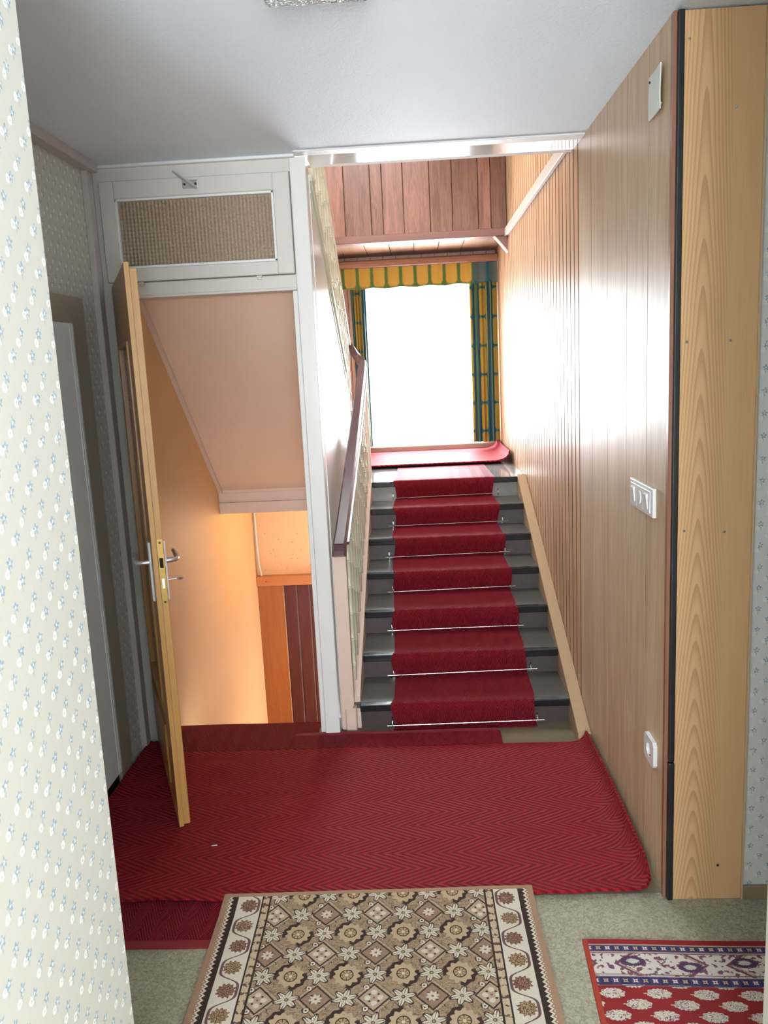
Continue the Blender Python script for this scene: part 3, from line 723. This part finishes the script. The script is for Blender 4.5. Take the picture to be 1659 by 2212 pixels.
for i in range(7):
    yr = 3.605 + i * T - .022; zz = RI * i + .020
    a, b = ends[i]; tilt = (.004, .006, .003, .005, .004, .002, .004)[i]
    lab = ('thin metal stair rod at the foot of the lowest step' if i == 0 else 'thin metal stair rod across the runner, %s rod from the bottom' % names[i] if i < 6 else 'thin metal stair rod across the runner just below the landing')
    ro = obj('stair_rod', cyl(bmesh.new(), (a, yr - .004, zz - tilt), (b, yr - .004, zz + tilt), .0026, 8), M['steel'], label=lab, cat='stair rod', group='stair rods holding the red runner', smooth=True)
    for px in (a + .024 + (i % 2) * .006, b - .030):
        bm = B(px - .005, px + .005, yr + .016, yr + .021, zz - .018, zz + .028, bev=.0015)
        tube(bm, [(px, yr + .018, zz + .005), (px, yr - .002, zz + .008), (px, yr - .010, zz), (px, yr - .002, zz - .008), (px, yr + .018, zz - .005)], .0028, 6)
        tube(bm, [(px, yr + .014, zz + .012), (px, yr + .010, zz + .026), (px, yr + .016, zz + .030)], .003, 6)
        obj('bracket', bm, M['chrome'], ro)

# ================================================================== RED CARPETS ON THE FLOOR
def outline_carpet(name, x0, x1, y0, y1, zfun, mat, label, t=.010, nx=40, ny=16, corner=0.0, jag=.0, back=None):
    rows = []
    for j in range(ny + 1):
        v = j / ny; row = []
        for i in range(nx + 1):
            u = i / nx; x = x0 + (x1 - x0) * u; y = y0 + ((back(x) if back else y1) - y0) * v
            if j == 0: y += jag * math.sin(i * 1.7) * .5 + jag * math.sin(i * .6)
            if corner and x > x1 - corner:
                s = (x - (x1 - corner)) / corner; lift = corner * (1 - math.sqrt(max(0, 1 - s * s)))
                y = y + lift * (1 - v) ** 4
            px, pz = zfun(x, y); row.append((px, y, pz))
        rows.append(row)
    return thick(ribbon(bmesh.new(), rows), t)
def big_z(x, y):
    z = .012 + .0015 * math.sin(x * 9 + y * 7)
    if x > .60:
        s = (x - .60) / .14; hgt = .050 + .020 * math.sin((y - 2.3) * 2.6)
        return .60 + .082 * math.sin(min(1, s) * PI / 2), z + hgt * s * s
    if x < -1.20:
        s = (-1.20 - x) / .11; return -1.20 - .085 * math.sin(s * PI / 2), z + .020 * s * s
    return x, z
big = obj('hall_carpet', outline_carpet('hall_carpet', -1.31, .74, 2.335, 3.355, big_z, None, None, nx=60, ny=24, corner=.10, jag=.004, back=lambda x: 3.355 + (.10 * min(1, max(0, (-1.08 - x) / .08)))), M['carpet_big'], label='large red herringbone carpet across the landing, right edge curling up the planks', cat='carpet', smooth=True)
def flat(h): return lambda x, y: (x, h + .0012 * math.sin(x * 11))
fp = obj('carpet_strip', outline_carpet('', -1.27, -.625, 2.160, 2.420, flat(.008), None, None, t=.007, nx=20, ny=6), M['carpet_run'], label='red carpet offcut showing under the large carpet at front left', cat='carpet')
obj('bound_edge', outline_carpet('', -1.27, -.625, 2.128, 2.160, flat(.007), None, None, t=.006, nx=20, ny=2), M['binding'], fp)
obj('carpet_strip', outline_carpet('', -1.23, -.516, 3.360, 3.665, flat(.0085), None, None, t=.007, nx=20, ny=6), M['carpet_run'], label='red carpet strip lying on the threshold of the open cellar door', cat='carpet')
fs = obj('carpet_strip', outline_carpet('', -.612, .318, 3.360, 3.490, flat(.0215), None, None, t=.006, nx=24, ny=4), M['carpet_run'], label='narrow dark red carpet strip at the foot of the staircase', cat='carpet')
obj('bound_edge', outline_carpet('', -.612, .312, 3.490, 3.520, flat(.0205), None, None, t=.005, nx=24, ny=2), M['binding'], fs)
def land_z(x, y):
    z = .924 + .010 * ((y - 6.5) / .5) ** 2
    if x > .56:
        s = (x - .56) / .16; return .56 + .122 * math.sin(min(1, s) * PI / 2), z + .080 * s * s
    return x, z
obj('landing_carpet', outline_carpet('', -.75, .72, 6.085, 7.035, land_z, None, None, t=.010, nx=40, ny=12), M['carpet_big'], label='red carpet on the stair landing under the window, right edge turned up', cat='carpet', smooth=True)
obj('lint', tube(bmesh.new(), [(-.788, 2.62, .0255), (-.782, 2.616, .0280), (-.769, 2.621, .0262)], .0017, 6), M['plastic'], label='tiny white scrap of thread lying on the red carpet', cat='scrap')

# ================================================================== RUGS
W_, H_ = .979, 1.25
bm = bmesh.new(); rows = []
for j in range(26):
    v = j / 25; row = []
    for i in range(21):
        u = i / 20; x = -W_ / 2 + W_ * u; yy = -H_ / 2 + H_ * v
        row.append((x, yy, .009 * max(0, (v - .93) / .07) ** .6 + .0008 * math.sin(x * 14) * math.sin(yy * 9)))
    rows.append(row)
thick(ribbon(bm, rows), .008)
rug = obj('rug', bm, brown_rug_mat(W_, H_), label='brown and beige oriental rug with dark rosettes, in the foreground', cat='rug')
rug.location = (-.1775, 2.352 - H_ / 2, rug.location.z + .0105); rug.rotation_euler = (0, 0, .016)
W2, H2 = 1.30, .80
bm = bmesh.new(); rows = [[(-W2 / 2 + W2 * i / 16, -H2 / 2 + H2 * j / 8, .001 * math.sin(i * 1.1)) for i in range(17)] for j in range(9)]
thick(ribbon(bm, rows), .008)
rug2 = obj('rug', bm, red_rug_mat(W2, H2), label='red oriental rug with navy and white border at lower right', cat='rug')
t2 = -.045; hx, hy = W2 / 2, -H2 / 2
rug2.location = (.415 + hx * math.cos(t2) - hy * math.sin(t2), 2.132 + hx * math.sin(t2) + hy * math.cos(t2), rug2.location.z + .0082); rug2.rotation_euler = (0, 0, t2)

# ================================================================== LANDING WINDOW WALL
WY = 7.07
bm = B(-1.4, -.42, WY + .02, WY + .2, .6, 3.5); bx(bm, .60, XR + .1, WY + .02, WY + .2, .6, 3.5); bx(bm, -.42, .60, WY + .02, WY + .2, .6, .985); bx(bm, -.42, .60, WY + .02, WY + .2, 2.36, 3.5)
wb = struct('wall_window', bm, M['beam'], 'pinkish boarded wall around the landing window', 'wall')
xx = -1.30
while xx < -.43:
    obj('board', B(xx + .002, min(xx + .095, -.422) - .001, WY, WY + .02, .925, 2.45, bev=.003), M['wall_board'], wb); xx += .095
obj('board', B(.602, .700, WY, WY + .02, .98, 2.45, bev=.003), M['wall_board'], wb)
xx = -1.30
while xx < .69:
    obj('board', B(xx + .002, min(xx + .107, .701) - .001, WY, WY + .02, 2.45, 2.57, bev=.003), M['wall_board'], wb); xx += .107
struct('trim_10', B(-.95, .700, WY - .045, WY + .02, .930, .984, bev=.004), M['sill'], 'brown wooden sill board under the landing window', 'sill')
struct('baseboard_back', B(-.95, .64, WY - .018, WY + .02, .905, .930, bev=.003), M['cream'], 'narrow cream strip under the brown sill', 'baseboard')
wn = empty('window_1', (.09, WY + .1, .985), 'bright landing window behind a white net curtain', 'window', kind='structure')
bm = bmesh.new(); fy0, fy1 = WY + .07, WY + .13
bx(bm, -.42, -.36, fy0, fy1, .985, 2.36, bev=.004); bx(bm, .54, .60, fy0, fy1, .985, 2.36, bev=.004); bx(bm, -.36, .54, fy0, fy1, .985, 1.05, bev=.004); bx(bm, -.36, .54, fy0, fy1, 2.225, 2.36, bev=.004)
obj('frame', bm, M['trim_white'], wn)
obj('pane', B(-.362, .542, WY + .097, WY + .101, 1.048, 2.227), M['pane'], wn)
obj('handle', B(.545, .563, WY + .045, WY + .07, 1.60, 1.70, bev=.004), M['alu'], wn)
sh = [(z_, z_ + .036) for z_ in (2.215, 2.178, 2.141, 2.104)]
for a, b in sh: obj('shutter_slat', B(-.36, .54, WY + .150, WY + .160, a, b, bev=.003), M['trim_white'], wn)
# net curtain: fine pleats and a scalloped lace hem
rows = []
nxx = 120
for j in range(13):
    row = []
    for i in range(nxx + 1):
        u = i / nxx; x = -.40 + .96 * u
        zz = 2.33 - (2.33 - .998) * (j / 12)
        if j == 12: zz -= .010 * abs(math.sin(i * .52)) + .004 * math.sin(i * 2.3)
        row.append((x, 7.005 + .010 * math.sin(i * .95 + .4 * math.sin(i * .21)) * (.6 + .4 * j / 12), zz))
    rows.append(row)
obj('net_curtain', ribbon(bmesh.new(), rows), M['net'], label='sheer white net curtain with a scalloped hem across the window', cat='curtain', smooth=True)
def drape(x0, x1, z0, z1, yc, folds, amp, nx=70, nz=10, hem=.0, taper=0.0):
    rows = []
    for j in range(nz + 1):
        v = j / nz; row = []
        for i in range(nx + 1):
            u = i / nx; x = x0 + (x1 - x0) * u + taper * v * (1 - u)
            ph = u * folds * 2 * PI
            y = yc - amp * (math.sin(ph) + .35 * math.sin(ph * 2.1 + 1)) * (.65 + .35 * v)
            z = z1 - (z1 - z0) * v
            if j == nz: z += hem * math.sin(ph * .5 + .6)
            row.append((x, y, z))
        rows.append(row)
    return thick(ribbon(bmesh.new(), rows), .0018)
obj('curtain', drape(.472, .692, 1.003, 2.36, 6.952, 5.5, .016), M['curtain'], label='right-hand curtain with blue, green and yellow pattern', cat='curtain', smooth=True)
obj('curtain', drape(-.508, -.385, 1.003, 2.36, 6.960, 5.0, .014, taper=.02), M['curtain'], label='left-hand curtain with blue, green and yellow pattern', cat='curtain', smooth=True)
obj('valance', drape(-.592, .697, 2.300, 2.462, 6.905, 11, .009, nx=140, nz=4, hem=.005), M['valance'], label='short pleated yellow and green valance over the window', cat='valance', smooth=True)
bm = bmesh.new()
prism(bm, [(6.865, 2.470), (6.857, 2.490), (6.862, 2.512), (6.878, 2.522), (7.068, 2.522), (7.068, 2.462), (6.875, 2.462)], 0, -.640, .700)
obj('curtain_rail', bm, M['rail_wood'], label='rounded reddish wood pelmet moulding above the valance', cat='curtain rail')
# plant sprigs outside the pane
pln = empty('plant', (-.30, 7.30, 1.0), 'small green leaves showing through the net at lower left of window', 'plant')
obj('pot', tube(bmesh.new(), [(-.30, 7.30, .90), (-.30, 7.30, .985)], [.05, .06], 14), M['cellar_orange'], pln)
for k in range(14):
    a = random.uniform(0, 2 * PI); l = random.uniform(.05, .12); zc = 1.0 + random.uniform(.02, .09)
    p = Vector((-.30 + math.cos(a) * .03, 7.30 + math.sin(a) * .015, zc - .04)); q = Vector((-.30 + math.cos(a) * l, 7.30 + math.sin(a) * l * .4, zc)); s = Vector((-math.sin(a), math.cos(a) * .4, .3)).normalized() * .018
    bm = bmesh.new(); mid = (p + q) / 2 + Vector((0, 0, .012)); vs = [bm.verts.new(c) for c in (p, mid - s, q, mid + s)]; bm.faces.new(vs); obj('leaf', thick(bm, .0012), M['leaf'], pln)

# hanging boarded front above the landing
BY = 6.174
hb = struct('wall_upper', B(-1.3, XR, BY + .018, BY + .10, 2.56, 3.5), M['dark'], 'red-brown boarded front hanging above the landing', 'wall')
xx = -1.30; ws = [.15, .19, .13, .20, .17, .19, .085, .15, .19, .16, .185, .09, .12, .20, .19, .19]; k = 0
while xx < XR - .01:
    x2 = min(xx + ws[k % len(ws)], XR - .002); obj('board', B(xx + .0018, x2 - .0018, BY, BY + .018, 2.600, 3.5, bev=.003), M['board'], hb); xx = x2; k += 1
obj('rail', B(-1.3, XR - .001, BY - .016, BY + .10, 2.552, 2.605, bev=.003), M['beam'], hb, label='plain brown rail along the lower edge')
obj('gusset', prism(bmesh.new(), [(.612, 2.552), (.7015, 2.552), (.7015, 2.446)], 1, BY + .0, BY + .05), M['beam'], hb, label='small triangular gusset')
bm = bmesh.new(); prism(bm, [(.606, 2.552), (.616, 2.552), (.7015, 2.451), (.7015, 2.437)], 1, BY - .008, BY + .055); obj('gusset_strip', bm, M['pink'], hb, label='pale strip edging the gusset')
cl = struct('ceiling_landing', B(-1.3, XR, BY + .10, WY + .02, 2.590, 2.66), M['dark'], 'short light boarded ceiling over the landing window', 'ceiling')
xx = -1.30
while xx < XR - .01:
    x2 = min(xx + .19, XR - .001); obj('board', B(xx + .0015, x2 - .0015, BY + .10, WY, 2.572, 2.590, bev=.003), M['lightboard'], cl); xx = x2
bm = B(-1.4, XR + .1, YF + .09, 4.25, 3.5, 3.6); bx(bm, -1.4, XR + .1, 5.75, WY + .2, 3.5, 3.6); bx(bm, -1.4, -.80, 4.25, 5.75, 3.5, 3.6); bx(bm, .20, XR + .1, 4.25, 5.75, 3.5, 3.6)
struct('ceiling_upper', bm, M['plaster'])
bm = B(-.80, -.74, 4.25, 5.75, 3.52, 3.58); bx(bm, .14, .20, 4.25, 5.75, 3.52, 3.58); bx(bm, -.74, .14, 4.25, 4.31, 3.52, 3.58); bx(bm, -.74, .14, 5.69, 5.75, 3.52, 3.58)
wo = struct('added_window_5', bm, M['trim_white'], 'added roof light above the stairwell, out of view', 'window')  # unseen, added around the stairwell fill lamp
obj('pane', B(-.74, .14, 4.31, 5.69, 3.548, 3.552), M['pane'], wo)  # pane of the added, unseen roof light
struct('wall_stair_left', B(-1.4, SX - .004, YF, WY + .1, .9, 3.5), M['plaster'])

# ================================================================== SMALL THINGS ON THE PLANKED WALL
sw = empty('light_switch', (XR, 2.55, 1.18), 'white triple light switch on the planked wall', 'switch')
y0, y1, z0, z1 = 2.438, 2.700, 1.178, 1.268
obj('frame', B(XR - .011, XR + .001, y0, y1, z0, z1, bev=.003, seg=2), M['plastic'], sw)
for i in range(3):
    a = y0 + .022 + i * .0735; b = a + .071
    ins = obj('insert', B(XR - .0145, XR - .010, a, b, z0 + .011, z1 - .011, bev=.0015), M['plastic'], sw)
    if i != 1:
        bm = bmesh.new(); prism(bm, [(XR - .0145, z0 + .022), (XR - .0160, z0 + .022), (XR - .0215, z1 - .024), (XR - .0145, z1 - .020)], 1, a + .018, b - .018); obj('rocker', bm, M['plastic'], ins)
    else:
        bm = cyl(bmesh.new(), (XR - .0145, (a + b) / 2, (z0 + z1) / 2), (XR - .0185, (a + b) / 2, (z0 + z1) / 2), .021, 20); obj('rocker', bm, M['plastic'], ins)
so = empty('wall_socket', (XR, 2.455, .39), 'white power socket low on the planked wall', 'socket')
y0, y1, z0, z1 = 2.402, 2.508, .386, .470; yc, zc = (y0 + y1) / 2, (z0 + z1) / 2
bm = bmesh.new(); n = 24; outer = []; inner = []; back = []
hw, hh = (y1 - y0) / 2, (z1 - z0) / 2
for k in range(n):
    a = 2 * PI * k / n; c, s = math.cos(a), math.sin(a); sc = 1 / max(abs(c) / hw, abs(s) / hh)
    outer.append((yc + c * sc, zc + s * sc)); inner.append((yc + c * .025, zc + s * .022)); back.append((yc + c * .023, zc + s * .020))
vo0 = [bm.verts.new((XR + .001, *p)) for p in outer]; vo = [bm.verts.new((XR - .012, *p)) for p in outer]; vi = [bm.verts.new((XR - .012, *p)) for p in inner]; vb = [bm.verts.new((XR - .002, *p)) for p in back]
for k in range(n):
    j = (k + 1) % n
    bm.faces.new((vo0[k], vo0[j], vo[j], vo[k])); bm.faces.new((vo[k], vo[j], vi[j], vi[k])); bm.faces.new((vi[k], vi[j], vb[j], vb[k]))
bm.faces.new(vb[::-1]); bmesh.ops.recalc_face_normals(bm, faces=bm.faces[:])
pt_ = obj('plate', bm, M['plastic'], so)
for dy in (-.010, .010): obj('pin_hole', cyl(bmesh.new(), (XR - .0015, yc + dy, zc), (XR - .004, yc + dy, zc), .003, 10), M['dark'], so)
for dz in (-.0195, .0195): obj('earth_clip', B(XR - .010, XR - .002, yc - .004, yc + .004, zc + dz - .0015, zc + dz + .0015), M['brass'], so)
cv = empty('cover_plate', (XR, 2.465, 2.31), 'pale square junction cover plate high on the planked wall', 'cover plate')
bm = bmesh.new(); rows = [[(XR - .004 - .005 * (1 - u / 6) ** 2 - .001 * math.sin(v * .8), 2.402 + .126 * u / 6, 2.318 + .116 * v / 6) for u in range(7)] for v in range(7)]
thick(ribbon(bm, rows), .003); obj('plate', bm, M['paper'], cv)
for (yy, zz) in ((2.516, 2.418), (2.418, 2.335)): obj('screw', cyl(bmesh.new(), (XR - (.0095 if yy > 2.5 else .0135), yy, zz), (XR - .003, yy, zz), .0035, 10), M['dark'] if yy > 2.5 else M['paper'], cv)

# ceiling lamp at the top edge of the photo
lm = empty('ceiling_lamp', (-.185, 1.88, H), 'square crinkled glass ceiling lamp at the top edge', 'lamp')
obj('base', B(-.27, -.10, 1.79, 1.97, H - .018, H, bev=.003), M['alu'], lm)
obj('shade', B(-.302, -.068, 1.765, 2.004, 2.470, H - .018, bev=.008, seg=2), M['crystal'], lm)
